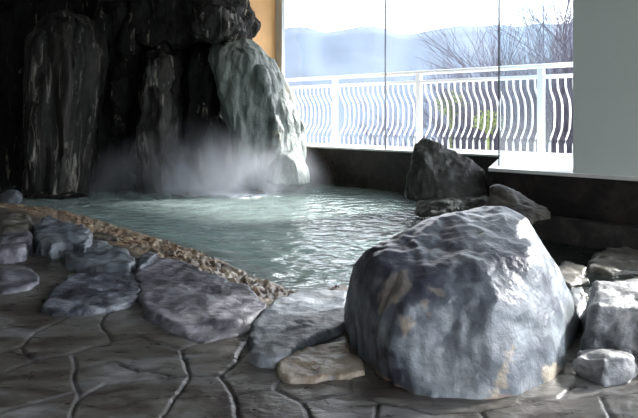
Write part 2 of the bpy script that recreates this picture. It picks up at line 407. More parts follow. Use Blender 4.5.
tree(tb(580, 19), 14.0, 15, 'tall bare tree partly behind the pale pillar', r0=.16, depth=6, split=(2, 4))
def shrub(px, py, Y, r, seed, label):
    rnd = random.Random(seed); bm = bmesh.new(); c = aY(px, py, Y)
    for i in range(420):
        d = Vector((rnd.gauss(0, 1), rnd.gauss(0, 1), rnd.gauss(0, 1))).normalized()*r*rnd.uniform(.4, 1)
        d.z *= .75; n = Vector((rnd.gauss(0, 1), rnd.gauss(0, 1), rnd.gauss(0, 1))).normalized(); t = n.orthogonal().normalized(); u = n.cross(t)
        a = r*.10
        vs = [bm.verts.new(d+t*a), bm.verts.new(d+u*a*.5), bm.verts.new(d-t*a), bm.verts.new(d-u*a*.5)]; bm.faces.new(vs)
    tube(bm, [Vector((0, 0, -7.8-c.z)), Vector((0, 0, -r*.3)), Vector((0, 0, r*.4))], [r*.1, r*.08, r*.03], 6)
    o = obj('leafy_tree', bm, m_shrub); o.location = c; return tag(o, label, 'tree')
shrub(488, 122, 15, .42, 1, 'yellow green leafy treetop low between the balusters near the dark pane edge')
shrub(451, 104, 19, .55, 2, 'yellow green treetop higher up between the balusters, middle of the railing')
# ------------------------------------------------------------------ floor + basin height field
shore_px = [(-60, 199), (8, 204), (40, 207), (75, 214), (112, 225), (150, 237), (190, 249), (225, 262), (258, 278), (290, 290), (320, 292), (344, 285)]
shore = [az(x, y, WZ) for x, y in shore_px]
poly = [(p.x, p.y) for p in shore] + [(.25, 2.86), (.8, 2.84), (1.08, 3.0), (1.36, 3.12), (1.62, 3.30), (1.95, 3.42), (2.6, 3.0), (3.6, 2.2), (4.5, 3.5), (1.0, 9.5), (-2.0, 10.5), (-6.5, 6.6)]
poly = np.array(poly)
def sdist(X, Y):
    """signed distance to the pool outline, positive inside"""
    d = np.full(X.shape, 1e9); ins = np.zeros(X.shape, bool); n = len(poly)
    for i in range(n):
        x0, y0 = poly[i]; x1, y1 = poly[(i+1) % n]
        ex, ey = x1-x0, y1-y0; t = np.clip(((X-x0)*ex+(Y-y0)*ey)/(ex*ex+ey*ey), 0, 1)
        d = np.minimum(d, np.hypot(X-x0-t*ex, Y-y0-t*ey))
        c = ((y0 > Y) != (y1 > Y)) & (X < (x1-x0)*(Y-y0)/((y1-y0) or 1e-9)+x0); ins ^= c
    return np.where(ins, d, -d)
joints = [
 [(110, 311), (69, 317), (34, 332), (21, 347), (35, 361), (8, 371)], [(58, 324), (99, 324), (110, 311), (140, 306)], [(99, 324), (113, 341), (138, 337)],
 [(35, 359), (71, 354), (99, 345), (113, 341)], [(72, 357), (75, 385), (78, 399), (69, 420)], [(75, 369), (113, 361), (138, 369), (169, 374), (190, 376)],
 [(8, 409), (71, 393)], [(78, 399), (106, 383), (138, 380), (166, 377)], [(120, 364), (138, 371), (159, 368)],
 [(190, 376), (173, 400), (160, 420)], [(190, 376), (219, 375)], [(219, 375), (232, 395), (240, 420)], [(219, 375), (236, 362), (247, 341), (230, 340)],
 [(21, 347), (4, 352)], [(30, 300), (8, 305)], [(34, 332), (8, 325)], [(140, 337), (160, 345), (181, 350), (216, 338)], [(181, 350), (190, 376)],
 [(232, 395), (275, 388), (300, 402), (310, 422)], [(275, 388), (282, 376)], [(300, 402), (352, 392), (380, 400), (430, 412), (480, 410), (540, 400), (600, 396)], [(352, 392), (350, 372)],
 [(480, 410), (490, 425)], [(560, 398), (575, 385), (585, 388)], [(380, 400), (372, 425)], [(600, 396), (650, 392)], [(600, 396), (612, 425)],
 [(8, 262), (60, 268)], [(30, 245), (62, 262)], [(8, 285), (40, 283), (66, 275)]]
jseg = []
for j in joints:
    for a, b in zip(j, j[1:]):
        A = az(*a); B = az(*b); jseg.append((A.x, A.y, B.x, B.y))
def jdist(X, Y):
    d = np.full(X.shape, 9.0)
    for x0, y0, x1, y1 in jseg:
        ex, ey = x1-x0, y1-y0; t = np.clip(((X-x0)*ex+(Y-y0)*ey)/(ex*ex+ey*ey), 0, 1)
        d = np.minimum(d, np.hypot(X-x0-t*ex, Y-y0-t*ey))
    return d
ys = [-6.5+i*.25 for i in range(32)]
y = 1.45
while y < 10.6: ys.append(y); y += .007*max(1, (y/1.6)**1.7)
us = []
u = -1.0
xs_n = 560
rows = []
Xs = []; Ys = []
for y in ys:
    half = (3.4 if y < 1.45 else .62*y+.45)
    for i in range(xs_n+1):
        t = i/xs_n*2-1; Xs.append(t*half if abs(t) < .94 else math.copysign(.94*half+(abs(t)-.94)/.06*(7.5-.94*half if 7.5 > half else 1), t)); Ys.append(y)
X = np.array(Xs); Y = np.array(Ys)
sd = sdist(X, Y)
wob = np.array([noise.fractal(Vector((x*1.0, y*1.0, 0)), .9, 2.1, 4) for x, y in zip(X*4, Y*4)])
jd = jdist(X+wob*.012, Y+wob*.012)
fin = np.array([noise.fractal(Vector((x, y, 5)), .8, 2.1, 5) for x, y in zip(X*6, Y*14)])
lay = np.array([noise.fractal(Vector((x, y, 9)), 1, 2.0, 4) for x, y in zip(X*1.6+Y*.6, Y*4)])
peb = np.array([noise.voronoi(Vector((x, y, 0)))[0][0] + .8*noise.noise(Vector((x*2.3, y*2.3, 3))) for x, y in zip(X*17+wob*2.5, Y*17+wob*2.5)])
sdw = sd + wob*.06
inside = np.interp(sdw, [-.46, -.26, -.03, .03, .22, .55, 1.1, 3], [0, -.025, -.055, -.085, -.13, -.25, -.42, -.55])
jn = np.exp(-(jd/.0055)**2)
farj = np.exp(-np.maximum(0, jd-.0)/.3)
out_ = np.clip((-sdw-.05)/.2, 0, 1)
band = np.clip(1-np.abs(sdw+.15)/.38, 0, 1)
Z = inside + out_*(fin*.0035 + np.round(lay*3)/3*.003 + lay*.004 - jn*.007) + band*(-peb*.035+.018+wob*.02) + (1-out_)*wob*.02
bm = bmesh.new(); nr = xs_n+1
me = bpy.data.meshes.new('floor')
verts = list(zip(X.tolist(), Y.tolist(), Z.tolist()))
faces = [(j*nr+i, j*nr+i+1, (j+1)*nr+i+1, (j+1)*nr+i) for j in range(len(ys)-1) for i in range(xs_n)]
me.from_pydata(verts, [], faces)
for nm, arr in (('joint', jn*out_), ('shore', sdw)):
    at = me.attributes.new(nm, 'FLOAT', 'POINT'); at.data.foreach_set('value', arr.astype(np.float32))
bm.free()
m_fl, nt = newmat('wet_flagstone'); out = N(nt, 'ShaderNodeOutputMaterial'); p = N(nt, 'ShaderNodeBsdfPrincipled')
vv = coords(nt, (1, 2.2, 1)); v0 = coords(nt)
n1 = noi(nt, vv, 2.2, 8, .62, .8); n2 = noi(nt, vv, 12, 6, .6, .3); n3 = noi(nt, v0, 60, 4, .6)
base = ramp(nt, n1, [(.30, (.02, .016, .015)), (.43, (.05, .042, .037)), (.54, (.10, .096, .086)), (.66, (.18, .18, .185))]).outputs[0]
base = mixc(nt, .7, base, ramp(nt, n2, [(.3, (.5, .5, .5)), (.7, (1.2, 1.2, 1.2))]).outputs[0], 'MULTIPLY')
aj = N(nt, 'ShaderNodeAttribute', attribute_name='joint'); ash = N(nt, 'ShaderNodeAttribute', attribute_name='shore')
jc = ramp(nt, noi(nt, v0, 3.5, 2), [(.50, (.010, .008, .007)), (.64, (.20, .20, .22))]).outputs[0]  # pale stretches are wet highlights painted into the joint colour
base = mixc(nt, aj.outputs['Fac'], base, jc)
brown = ramp(nt, n2, [(.38, (.04, .022, .012)), (.47, (.18, .10, .055)), (.55, (.32, .24, .15)), (.66, (.52, .46, .35))]).outputs[0]
bedc = ramp(nt, noi(nt, v0, 4.5, 6, .6, .8), [(.36, (.16, .30, .25)), (.44, (.46, .72, .66)), (.55, (.66, .86, .80)), (.68, (.86, .94, .84))]).outputs[0]
stones = N(nt, 'ShaderNodeTexVoronoi'); stones.inputs['Scale'].default_value = 4.5; L(nt, v0, stones.inputs['Vector'])
bedc = mixc(nt, .6, bedc, ramp(nt, stones.outputs['Distance'], [(.2, (1.1, 1.1, 1.05)), (.6, (.45, .5, .5))]).outputs[0], 'MULTIPLY')
brown = mixc(nt, ramp(nt, noi(nt, v0, 5, 4, .6), [(.42, (0, 0, 0)), (.58, (.55, .55, .55))]).outputs[0], brown, ramp(nt, n2, [(.35, (.03, .03, .028)), (.65, (.20, .20, .19))]).outputs[0])
olive = ramp(nt, n2, [(.3, (.10, .10, .05)), (.7, (.36, .34, .20))]).outputs[0]
mr = N(nt, 'ShaderNodeMapRange'); L(nt, ash.outputs['Fac'], mr.inputs[0]); mr.inputs[1].default_value = -.5; mr.inputs[2].default_value = -.4
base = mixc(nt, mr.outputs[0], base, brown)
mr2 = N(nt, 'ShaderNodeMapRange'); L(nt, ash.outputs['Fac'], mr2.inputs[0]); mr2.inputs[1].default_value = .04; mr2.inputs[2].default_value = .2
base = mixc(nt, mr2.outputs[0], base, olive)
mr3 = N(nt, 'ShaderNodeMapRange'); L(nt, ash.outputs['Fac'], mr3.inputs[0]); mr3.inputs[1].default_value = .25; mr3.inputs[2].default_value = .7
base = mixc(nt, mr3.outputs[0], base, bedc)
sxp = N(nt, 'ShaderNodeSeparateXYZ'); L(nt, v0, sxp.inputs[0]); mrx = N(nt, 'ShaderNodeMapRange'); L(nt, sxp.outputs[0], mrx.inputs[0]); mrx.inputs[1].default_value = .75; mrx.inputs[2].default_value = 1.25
dark_shaded_bed = N(nt, 'ShaderNodeMath', operation='MULTIPLY'); L(nt, mrx.outputs[0], dark_shaded_bed.inputs[0]); L(nt, mr.outputs[0], dark_shaded_bed.inputs[1])
base = mixc(nt, dark_shaded_bed.outputs[0], base, ramp(nt, n2, [(.35, (.008, .008, .007)), (.65, (.05, .045, .035))]).outputs[0])  # right end of the bed blackened: dark stones, with the shade there painted in
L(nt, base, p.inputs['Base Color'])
L(nt, ramp(nt, n2, [(.3, (.22,)*3), (.7, (.5,)*3)]).outputs[0], p.inputs['Roughness'])
ad = N(nt, 'ShaderNodeMath', operation='MULTIPLY_ADD'); L(nt, n3, ad.inputs[0]); ad.inputs[1].default_value = .3; L(nt, n2, ad.inputs[2])
b = N(nt, 'ShaderNodeBump'); b.inputs['Strength'].default_value = .5; b.inputs['Distance'].default_value = .012; L(nt, ad.outputs[0], b.inputs['Height']); L(nt, b.outputs[0], p.inputs['Normal'])
L(nt, p.outputs[0], out.inputs[0])
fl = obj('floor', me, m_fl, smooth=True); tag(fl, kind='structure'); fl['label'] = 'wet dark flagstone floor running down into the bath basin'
# ------------------------------------------------------------------ water
m_w, nt = newmat('bath_water'); out = N(nt, 'ShaderNodeOutputMaterial')
t = N(nt, 'ShaderNodeBsdfTransparent'); t.inputs[0].default_value = (.88, .98, .96, 1)
g = N(nt, 'ShaderNodeBsdfGlossy'); g.inputs['Roughness'].default_value = .05
df = N(nt, 'ShaderNodeBsdfDiffuse'); df.inputs[0].default_value = (.72, .93, .90, 1)
v0 = coords(nt, (1, 1.5, 1))
wa = noi(nt, v0, 4.6, 2, .5, .6); wb = noi(nt, v0, 19, 2, .5, .4)
ad = N(nt, 'ShaderNodeMath', operation='MULTIPLY_ADD'); L(nt, wb, ad.inputs[0]); ad.inputs[1].default_value = .06; L(nt, wa, ad.inputs[2])
b = N(nt, 'ShaderNodeBump'); b.inputs['Strength'].default_value = 1; b.inputs['Distance'].default_value = .046; L(nt, ad.outputs[0], b.inputs['Height'])
L(nt, b.outputs[0], g.inputs['Normal'])
fr = N(nt, 'ShaderNodeFresnel'); fr.inputs[0].default_value = 1.33; L(nt, b.outputs[0], fr.inputs['Normal'])
m1 = N(nt, 'ShaderNodeMixShader'); m1.inputs[0].default_value = .26; sxw = N(nt, 'ShaderNodeSeparateXYZ'); L(nt, coords(nt), sxw.inputs[0]); mrw = N(nt, 'ShaderNodeMapRange'); L(nt, sxw.outputs[0], mrw.inputs[0]); mrw.inputs[1].default_value = .7; mrw.inputs[2].default_value = 1.2; mrw.inputs[3].default_value = .26; mrw.inputs[4].default_value = .01  # milky share cut towards the right end, part of the painted shade
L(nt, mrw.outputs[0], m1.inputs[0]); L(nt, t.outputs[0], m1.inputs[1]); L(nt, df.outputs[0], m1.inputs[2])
m2 = N(nt, 'ShaderNodeMixShader'); L(nt, fr.outputs[0], m2.inputs[0]); L(nt, m1.outputs[0], m2.inputs[1]); L(nt, g.outputs[0], m2.inputs[2])
fc = az(238, 194, WZ); fm = N(nt, 'ShaderNodeMapping'); fm.inputs['Location'].default_value = (-fc.x/.62, -fc.y/.42, 0); fm.inputs['Scale'].default_value = (1/.62, 1/.42, 0)
tcf = N(nt, 'ShaderNodeTexCoord'); L(nt, tcf.outputs['Object'], fm.inputs[0]); fl_ = N(nt, 'ShaderNodeVectorMath', operation='LENGTH'); L(nt, fm.outputs[0], fl_.inputs[0])
fn_ = noi(nt, coords(nt), 9, 4, .65, .6); fs = N(nt, 'ShaderNodeMath', operation='SUBTRACT'); L(nt, fn_, fs.inputs[0]); 
fk = N(nt, 'ShaderNodeMath', operation='MULTIPLY'); L(nt, fl_.outputs['Value'], fk.inputs[0]); fk.inputs[1].default_value = .42; L(nt, fk.outputs[0], fs.inputs[1])
fr_ = ramp(nt, fs.outputs[0], [(.18, (0, 0, 0)), (.36, (.9, .9, .9))]); foam = N(nt, 'ShaderNodeBsdfDiffuse'); foam.inputs[0].default_value = (.92, .96, 1, 1)
m3 = N(nt, 'ShaderNodeMixShader'); L(nt, fr_.outputs[0], m3.inputs[0]); L(nt, m2.outputs[0], m3.inputs[1]); L(nt, foam.outputs[0], m3.inputs[2])
L(nt, m3.outputs[0], out.inputs[0])
wx, wy = [], []
verts = []; gx = 300; gy = 300
for j in range(gy+1):
    y = 2.7*(10.2/2.7)**(j/gy)
    for i in range(gx+1):
        x = (-.62+1.24*i/gx)*y + .15
        z = WZ + .007*noise.fractal(Vector((x*4.5, y*5.5, 0)), 1, 2, 3)
        verts.append((x, y, z))
me = bpy.data.meshes.new('bath_water')
me.from_pydata(verts, [], [(j*(gx+1)+i, j*(gx+1)+i+1, (j+1)*(gx+1)+i+1, (j+1)*(gx+1)+i) for j in range(gy) for i in range(gx)])
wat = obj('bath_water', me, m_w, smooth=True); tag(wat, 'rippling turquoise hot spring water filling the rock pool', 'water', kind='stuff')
# ------------------------------------------------------------------ rock materials
m_boulder = rockmat('blue_grey_boulder', (.10, .115, .14), (.22, .25, .275), (.33, .355, .365), 2.6, (.3, .5), .8, off=1.3, attr=True)
m_slabA = rockmat('dark_blue_slab', (.02, .023, .032), (.07, .078, .10), (.26, .28, .32), 8, (.25, .45), .8, off=2)
m_slabB = rockmat('grey_violet_slab', (.045, .045, .06), (.13, .13, .155), (.28, .28, .31), 6, (.3, .5), .6, off=4)
m_slabC = rockmat('blue_grey_slab', (.05, .06, .075), (.12, .14, .16), (.23, .25, .27), 6, (.3, .5), .5, patch=(.36, .28, .19), patch_amt=.72, off=5)
m_tan = rockmat('tan_stone', (.12, .09, .06), (.26, .21, .15), (.42, .37, .30), 5, (.3, .5), .5, patch=(.13, .14, .17), patch_amt=.58, off=8)
m_bank = rockmat('mossy_bank_stone', (.03, .028, .022), (.09, .085, .07), (.2, .19, .18), 4, (.3, .55), .6, patch=(.25, .19, .12), patch_amt=.66, off=6)
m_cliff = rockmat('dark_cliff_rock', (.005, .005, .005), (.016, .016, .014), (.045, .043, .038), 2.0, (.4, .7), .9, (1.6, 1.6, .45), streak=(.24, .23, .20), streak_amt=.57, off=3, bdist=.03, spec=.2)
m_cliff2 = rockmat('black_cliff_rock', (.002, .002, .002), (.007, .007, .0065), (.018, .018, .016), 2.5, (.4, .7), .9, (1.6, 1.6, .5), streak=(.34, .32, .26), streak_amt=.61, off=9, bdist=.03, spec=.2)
m_green = rockmat('green_grey_rock', (.07, .085, .078), (.16, .19, .175), (.30, .33, .30), 2.2, (.4, .65), .9, (1.4, 1.4, .5), patch=(.15, .15, .11), patch_amt=.62, off=12, bdist=.03)
m_moss = rockmat('dark_moss_rock', (.009, .010, .008), (.028, .031, .026), (.06, .064, .056), 5, (.4, .7), .9, (1, 1, .6), off=15, bdist=.02)
m_slope = rockmat('brown_grey_rock', (.012, .010, .008), (.035, .03, .024), (.07, .062, .05), 5, (.45, .7), .6, off=16, spec=.25)
m_pale = rockmat('pale_granite', (.07, .08, .09), (.18, .19, .20), (.38, .38, .38), 7, (.35, .6), .6, off=18)
# ------------------------------------------------------------------ the big boulder
def B(x, y, Y): return aY(x, y, Y)
def G(x, y, z=-.03): return az(x, y, z)
hullA = [G(345, 335), G(350, 356), G(366, 374), G(385, 388), G(404, 402), G(440, 411), G(480, 411), G(520, 405), G(551, 394), G(567, 372), G(577, 335),
         B(343, 300, 2.25), B(352, 264, 2.25), B(372, 246, 2.25), B(408, 224, 2.3), B(452, 212, 2.4), B(482, 205, 2.5), B(507, 208, 2.45), B(526, 217, 2.38), B(539, 234, 2.3),
         B(549, 258, 2.3), B(562, 278, 2.33), B(575, 303, 2.38), B(579, 325, 2.38),
         B(380, 262, 2.08), B(404, 284, 1.98), B(436, 268, 1.98), B(484, 262, 1.97), B(528, 256, 2.10), B(420, 300, 1.90), B(500, 300, 1.86), B(549, 320, 1.95), B(395, 350, 1.86),
         Vector((.15, 2.6, -.05)), Vector((1.0, 2.62, -.05)), Vector((.5, 2.72, -.05)), Vector((.35, 2.65, .3)), Vector((.75, 2.6, .3)), Vector((.55, 2.62, .42))]
def boulder_disp():
    f1 = fractal(3.0, .022, 2, 4); f2 = fractal(9, .004, 3, 4); r1 = ridged(6, .0045, 4, 4)
    fa = facets(3.3, .022, 6)
    def f(p, n):
        v = f1(p, n) + f2(p, n)
        top = max(0, n.z-.35)
        v += r1(p, n)*(.4+.3*top) + fa(p, n)*(.5+.2*top)
        # left face: steep flutes
        if n.x < .1: v += .012*noise.noise(Vector((p.x*30, p.y*30, p.z*5)))*min(1, .1-n.x+.3)
        return v
    return f
def spots(lst):
    def f(p, n):
        if n.y > .3: return 0
        q = p + Vector((noise.noise(p*14), noise.noise(p*14+Vector((5, 0, 0))), noise.noise(p*14+Vector((0, 9, 0)))))*.035
        q += Vector((noise.noise(p*45), 0, noise.noise(p*45+Vector((7, 0, 0)))))*.016
        x = 319+F*q.x/q.y; y = HORIZON+F*(CZ-q.z)/q.y
        return max(0, min(1, max(1.5-math.hypot((x-c[0]), (y-c[1]))/(c[3]*300) for c in lst)*2.5))
    return f
def wet(p, n):
    return max(0, min(1, (n.z-.30+.35*noise.noise(p*6)+.3*noise.noise(p*17))/.22))
def foot(p, n):
    return max(0, min(1, (.006+.03*noise.noise(p*7)-p.z)/.012))
rock('boulder', [hullA], m_boulder, .0085, 7, [boulder_disp()], 'huge blue grey boulder at the bath edge, the biggest rock in front', 'boulder',
  attrs={'pale': spots([(396, 284, 2.06, .035), (388, 300, 2.05, .022), (408, 276, 2.06, .016), (434, 292, 1.99, .012), (404, 322, 1.98, .014), (424, 312, 1.98, .010), (506, 362, 1.90, .016), (500, 374, 1.88, .022), (514, 350, 1.92, .010), (562, 378, 2.0, .03), (492, 388, 1.85, .018)]),
         'dark': spots([(378, 262, 2.13, .045), (392, 256, 2.13, .03), (418, 296, 2.0, .04), (432, 280, 2.0, .03), (440, 268, 2.0, .035), (372, 300, 2.12, .016), (376, 325, 2.1, .014), (382, 350, 2.03, .016), (392, 375, 1.95, .014), (400, 310, 2.0, .02), (498, 262, 2.02, .03), (520, 252, 2.05, .03), (470, 272, 1.99, .03), (452, 240, 2.2, .03), (410, 240, 2.25, .03)]),
         'foot': foot, 'wet': wet})
# ------------------------------------------------------------------ pool-edge slabs
dsm = [fractal(5, .010, 1, 5), fractal(22, .004, 2, 4)]
def ds(seed, a=.012, b=.004, st=(1, 1, 1)): return [fractal(5, a, seed, 5, st), ridged(9, b, seed+1, 4, st), fractal(26, .002, seed+2, 3)]
slab('paving_slab', [(43, 305), (52, 290), (66, 275), (84, 272), (104, 270), (138, 272), (140, 284), (138, 296), (124, 304), (92, 310), (52, 311)], .022, .07, m_slabA, 'dark pitted flat slab lying on the paving, near the left edge of the photo', voxel=.010, disp=ds(3, .010, .006), cat='slab')
slab('edge_slab', [(137, 262), (152, 255), (178, 257), (214, 273), (250, 286), (268, 305), (262, 312), (236, 322), (214, 322), (186, 328), (176, 324), (150, 313), (143, 302), (138, 284)], .032, .09, m_slabB, 'long grey violet slab along the brown pool rim, largest of the flat edge slabs', voxel=.010, disp=ds(5, .014, .004), cat='slab')
slab('edge_slab', [(180, 331), (200, 327), (232, 324), (258, 314), (272, 306), (272, 316), (250, 330), (226, 336), (204, 342), (188, 338)], .012, .05, m_slabB, 'thin lower ledge stone tucked under the long grey violet slab', voxel=.008, smooth=2, disp=ds(8, .008, .003), cat='slab')
slab('edge_slab', [(249, 352), (247, 334), (258, 314), (276, 298), (300, 290), (346, 289), (347, 318), (338, 326), (318, 334), (296, 346), (276, 359), (258, 358)], .034, .10, m_slabC, 'smooth blue grey slab wedged between the long slab and the big boulder', voxel=.010, disp=ds(11, .012, .003), cat='slab')
slab('edge_slab', [(279, 364), (292, 352), (312, 345), (346, 344), (357, 358), (366, 370), (342, 375), (312, 379), (288, 378)], .016, .07, m_tan, 'tan stone with grey hollows at the foot of the boulder, left side', voxel=.008, disp=ds(14, .012, .006), cat='slab')
bk = 'bank stones along the left pool rim'
slab('bank_stone', [(62, 252), (62, 243), (84, 239), (106, 243), (128, 250), (137, 258), (128, 268), (100, 267), (74, 262)], .045, .13, m_slabC, 'long low grey bank stone just behind the pitted dark slab', voxel=.014, disp=ds(17, .02, .01), group=bk)
slab('bank_stone', [(34, 222), (48, 215), (64, 218), (84, 226), (92, 233), (86, 244), (66, 240), (50, 243), (36, 236)], .10, .16, m_slabC, 'humped blue grey bank stone near the water, upper left', voxel=.016, disp=ds(20, .03, .012), group=bk)
slab('bank_stone', [(0, 236), (14, 230), (30, 231), (34, 240), (22, 248), (0, 250)], .08, .12, m_slabB, 'flat grey stone at the left photo edge beside the humped stone', voxel=.016, disp=ds(22, .02, .01), group=bk)
slab('bank_stone', [(-2, 222), (10, 214), (28, 213), (33, 220), (26, 227), (4, 229)], .07, .12, m_bank, 'low mossy stone at the left photo edge, behind the flat grey stone', voxel=.018, disp=ds(24, .03, .01), group=bk)
slab('bank_stone', [(92, 232), (104, 232), (120, 236), (118, 241), (100, 240), (90, 237)], .0, .08, m_bank, 'small brown wet stone at the water line beside the humped stone', voxel=.014, disp=ds(25, .02, .01), group=bk)
slab('bank_stone', [(-4, 275), (14, 266), (34, 268), (40, 276), (28, 286), (0, 290)], .02, .06, m_slabB, 'thin flat stone at the left photo edge, level with the pitted slab', voxel=.012, disp=ds(27, .012, .006), group=bk)
slab('bank_stone', [(138, 257), (150, 250), (158, 253), (148, 262), (140, 266)], .05, .10, m_slabC, 'small blue grey stone between the pitted slab and the long slab', voxel=.009, disp=ds(28, .01, .006), group=bk)
rock('bank_rock', [[B(x, y, Y) for x, y, Y in ((-8, 203, 6.3), (6, 192, 6.3), (16, 190, 6.3), (23, 196, 6.2), (21, 205, 6.1), (4, 209, 6.0), (0, 193, 6.8), (18, 194, 6.8), (20, 203, 6.8), (-8, 207, 6.8))]], m_slabC, .03, 4, ds(30, .03, .01), 'pale rounded rock at far left edge beyond the bath corner')
# ------------------------------------------------------------------ right-hand blocks
rock('block_stone', [[B(590, 346, 2.10), B(586, 318, 2.16), B(592, 308, 2.10), B(598, 304, 2.08), B(640, 309, 2.06), B(700, 316, 2.04), B(592, 344, 2.08), B(700, 352, 2.04), B(596, 284, 2.36), B(612, 279, 2.40), B(640, 277, 2.42), B(690, 282, 2.40), Vector((1.04, 2.42, -.02)), Vector((1.48, 2.42, -.02)), Vector((1.46, 2.05, -.02)), Vector((.96, 2.2, -.02)), Vector((.95, 2.1, -.02))]],
     m_pale, .009, 1, [facets(6, .022, 3), fractal(9, .012, 5), fractal(26, .005, 6)], 'pale granite block with a sunlit top at the right photo edge')
rock('block_stone', [[G(574, 368, -.01), G(580, 380, -.01), G(604, 391, -.01), G(632, 387, -.01), G(640, 376, -.01), B(573, 360, 1.98), B(578, 349, 2.03), B(600, 345, 2.04), B(632, 348, 2.03), B(636, 356, 1.92), B(604, 358, 1.88), B(583, 358, 1.92), B(640, 368, 1.94), Vector((1.05, 2.06, -.01)), Vector((.89, 2.07, -.01))]],
     m_pale, .008, 1, [facets(8, .018, 8), fractal(10, .010, 9), fractal(28, .004, 6)], 'lower pale granite block in front of the sunlit block')
rock('edge_rock', [[G(566, 332, -.02), G(590, 332, -.02), B(566, 302, 2.5), B(570, 287, 2.6), B(584, 285, 2.62), B(590, 300, 2.52), B(588, 322, 2.42), B(572, 324, 2.42), Vector((1.15, 2.7, -.05)), Vector((1.02, 2.7, -.05))]],
     m_slabC, .012, 3, ds(51, .012, .006), 'small grey rock in the gap between boulder and pale block')
slab('wet_stone', [(592, 256), (606, 248), (640, 244), (660, 250), (650, 268), (610, 272), (588, 268)], -.045, .10, m_bank, 'flat brown wet stone awash at the right end of the bath', voxel=.016, disp=ds(53, .02, .01))
slab('wet_stone', [(548, 270), (566, 262), (584, 266), (590, 280), (570, 284), (552, 280)], -.055, .08, m_bank, 'small brown stone just under water between boulder and pale block', voxel=.014, disp=ds(54, .02, .01))
# ------------------------------------------------------------------ mid-pool rocks
rock('pool_rock', [[B(406, 200, 5.1), B(405, 184, 5.1), B(411, 162, 5.1), B(416, 142, 5.2), B(421, 136, 5.25), B(430, 138, 5.25), B(422, 200, 4.9), B(450, 200, 4.85), B(425, 160, 4.98), B(410, 200, 5.5), B(455, 200, 5.5), B(425, 145, 5.5), B(450, 160, 5.5)],
    [B(420, 200, 5.1), B(425, 138, 5.2), B(441, 141, 5.15), B(452, 147, 5.15), B(458, 155, 5.1), B(474, 162, 5.1), B(484, 168, 5.05), B(488, 188, 5.0), B(490, 203, 4.95), B(440, 205, 4.8), B(470, 205, 4.8), B(450, 172, 4.95), B(430, 200, 5.5), B(485, 200, 5.45), B(470, 170, 5.4)]],
    m_moss, .016, 1, [facets(6, .022, 5, (1, 1, .6)), fractal(6, .022, 7), fractal(18, .010, 8)], 'dark mossy pointed rock rising from the bath below the far railing')
rock('pool_ledge', [[B(414, 213, 4.7), B(418, 199, 5.0), B(416, 203, 4.75), B(430, 201, 4.6), B(486, 200, 4.5), B(492, 207, 4.45), B(492, 216, 4.4), B(430, 216, 4.45), B(486, 196, 4.85), B(416, 216, 4.6), B(488, 210, 5.0)]],
    m_moss, .016, 1, [fractal(6, .02, 12), fractal(20, .008, 13)], 'low grey ledge rock at the foot of the dark mossy rock')
rock('pool_rock', [[B(487, 205, 4.1), B(489, 188, 4.2), B(496, 184, 4.3), B(510, 186, 4.3), B(530, 198, 4.2), B(552, 212, 4.05), B(552, 220, 4.0), B(500, 222, 3.95), B(530, 225, 3.9), B(540, 205, 4.35), B(495, 195, 4.38), B(487, 222, 4.1)]],
    m_slope, .014, 2, [facets(5, .03, 15), fractal(7, .015, 16)], 'sloping brown grey rock against the black counter wall')
# ------------------------------------------------------------------ cliff of standing rocks
def cd(seed, a=.10, st=(1.4, 1.4, .5)): return [facets(2.6, a, seed, st), fractal(2.2, a*.8, seed+1, 4, st), ridged(6, a*.22, seed+2, 4, st), fractal(14, a*.12, seed+3, 3, st)]
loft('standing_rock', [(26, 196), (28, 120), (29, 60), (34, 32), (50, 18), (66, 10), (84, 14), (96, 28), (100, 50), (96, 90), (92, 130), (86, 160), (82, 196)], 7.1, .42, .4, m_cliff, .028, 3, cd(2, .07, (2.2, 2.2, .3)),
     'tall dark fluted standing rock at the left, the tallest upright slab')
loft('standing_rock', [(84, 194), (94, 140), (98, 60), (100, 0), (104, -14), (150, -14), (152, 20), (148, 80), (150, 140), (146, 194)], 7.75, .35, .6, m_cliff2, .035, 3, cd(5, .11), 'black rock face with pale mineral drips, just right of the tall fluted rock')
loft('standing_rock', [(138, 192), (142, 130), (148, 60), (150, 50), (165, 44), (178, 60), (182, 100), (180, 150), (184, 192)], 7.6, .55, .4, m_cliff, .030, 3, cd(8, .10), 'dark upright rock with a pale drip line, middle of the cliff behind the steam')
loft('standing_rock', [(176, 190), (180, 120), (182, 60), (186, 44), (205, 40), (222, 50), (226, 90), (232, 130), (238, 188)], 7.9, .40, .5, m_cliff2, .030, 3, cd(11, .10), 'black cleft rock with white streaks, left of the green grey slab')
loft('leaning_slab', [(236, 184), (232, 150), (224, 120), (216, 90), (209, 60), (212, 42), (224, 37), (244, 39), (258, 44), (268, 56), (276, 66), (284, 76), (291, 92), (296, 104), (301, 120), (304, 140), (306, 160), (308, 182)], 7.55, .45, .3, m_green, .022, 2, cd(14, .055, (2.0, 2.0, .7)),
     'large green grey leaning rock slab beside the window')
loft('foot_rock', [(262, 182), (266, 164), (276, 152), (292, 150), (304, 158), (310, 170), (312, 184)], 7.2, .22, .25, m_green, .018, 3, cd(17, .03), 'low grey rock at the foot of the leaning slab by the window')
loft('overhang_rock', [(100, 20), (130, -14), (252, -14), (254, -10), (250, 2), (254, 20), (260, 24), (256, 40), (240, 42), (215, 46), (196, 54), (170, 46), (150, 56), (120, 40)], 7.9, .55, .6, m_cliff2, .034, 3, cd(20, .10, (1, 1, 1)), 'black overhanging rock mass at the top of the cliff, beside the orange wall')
loft('capping_rock', [(186, 34), (190, 16), (204, 5), (224, 4), (238, 14), (246, 30), (236, 40), (206, 42)], 7.35, .28, .4, m_cliff, .024, 3, cd(23, .05, (1.6, 1.6, 1.6)), 'rounded grey brown rock jutting out above the dark cleft')
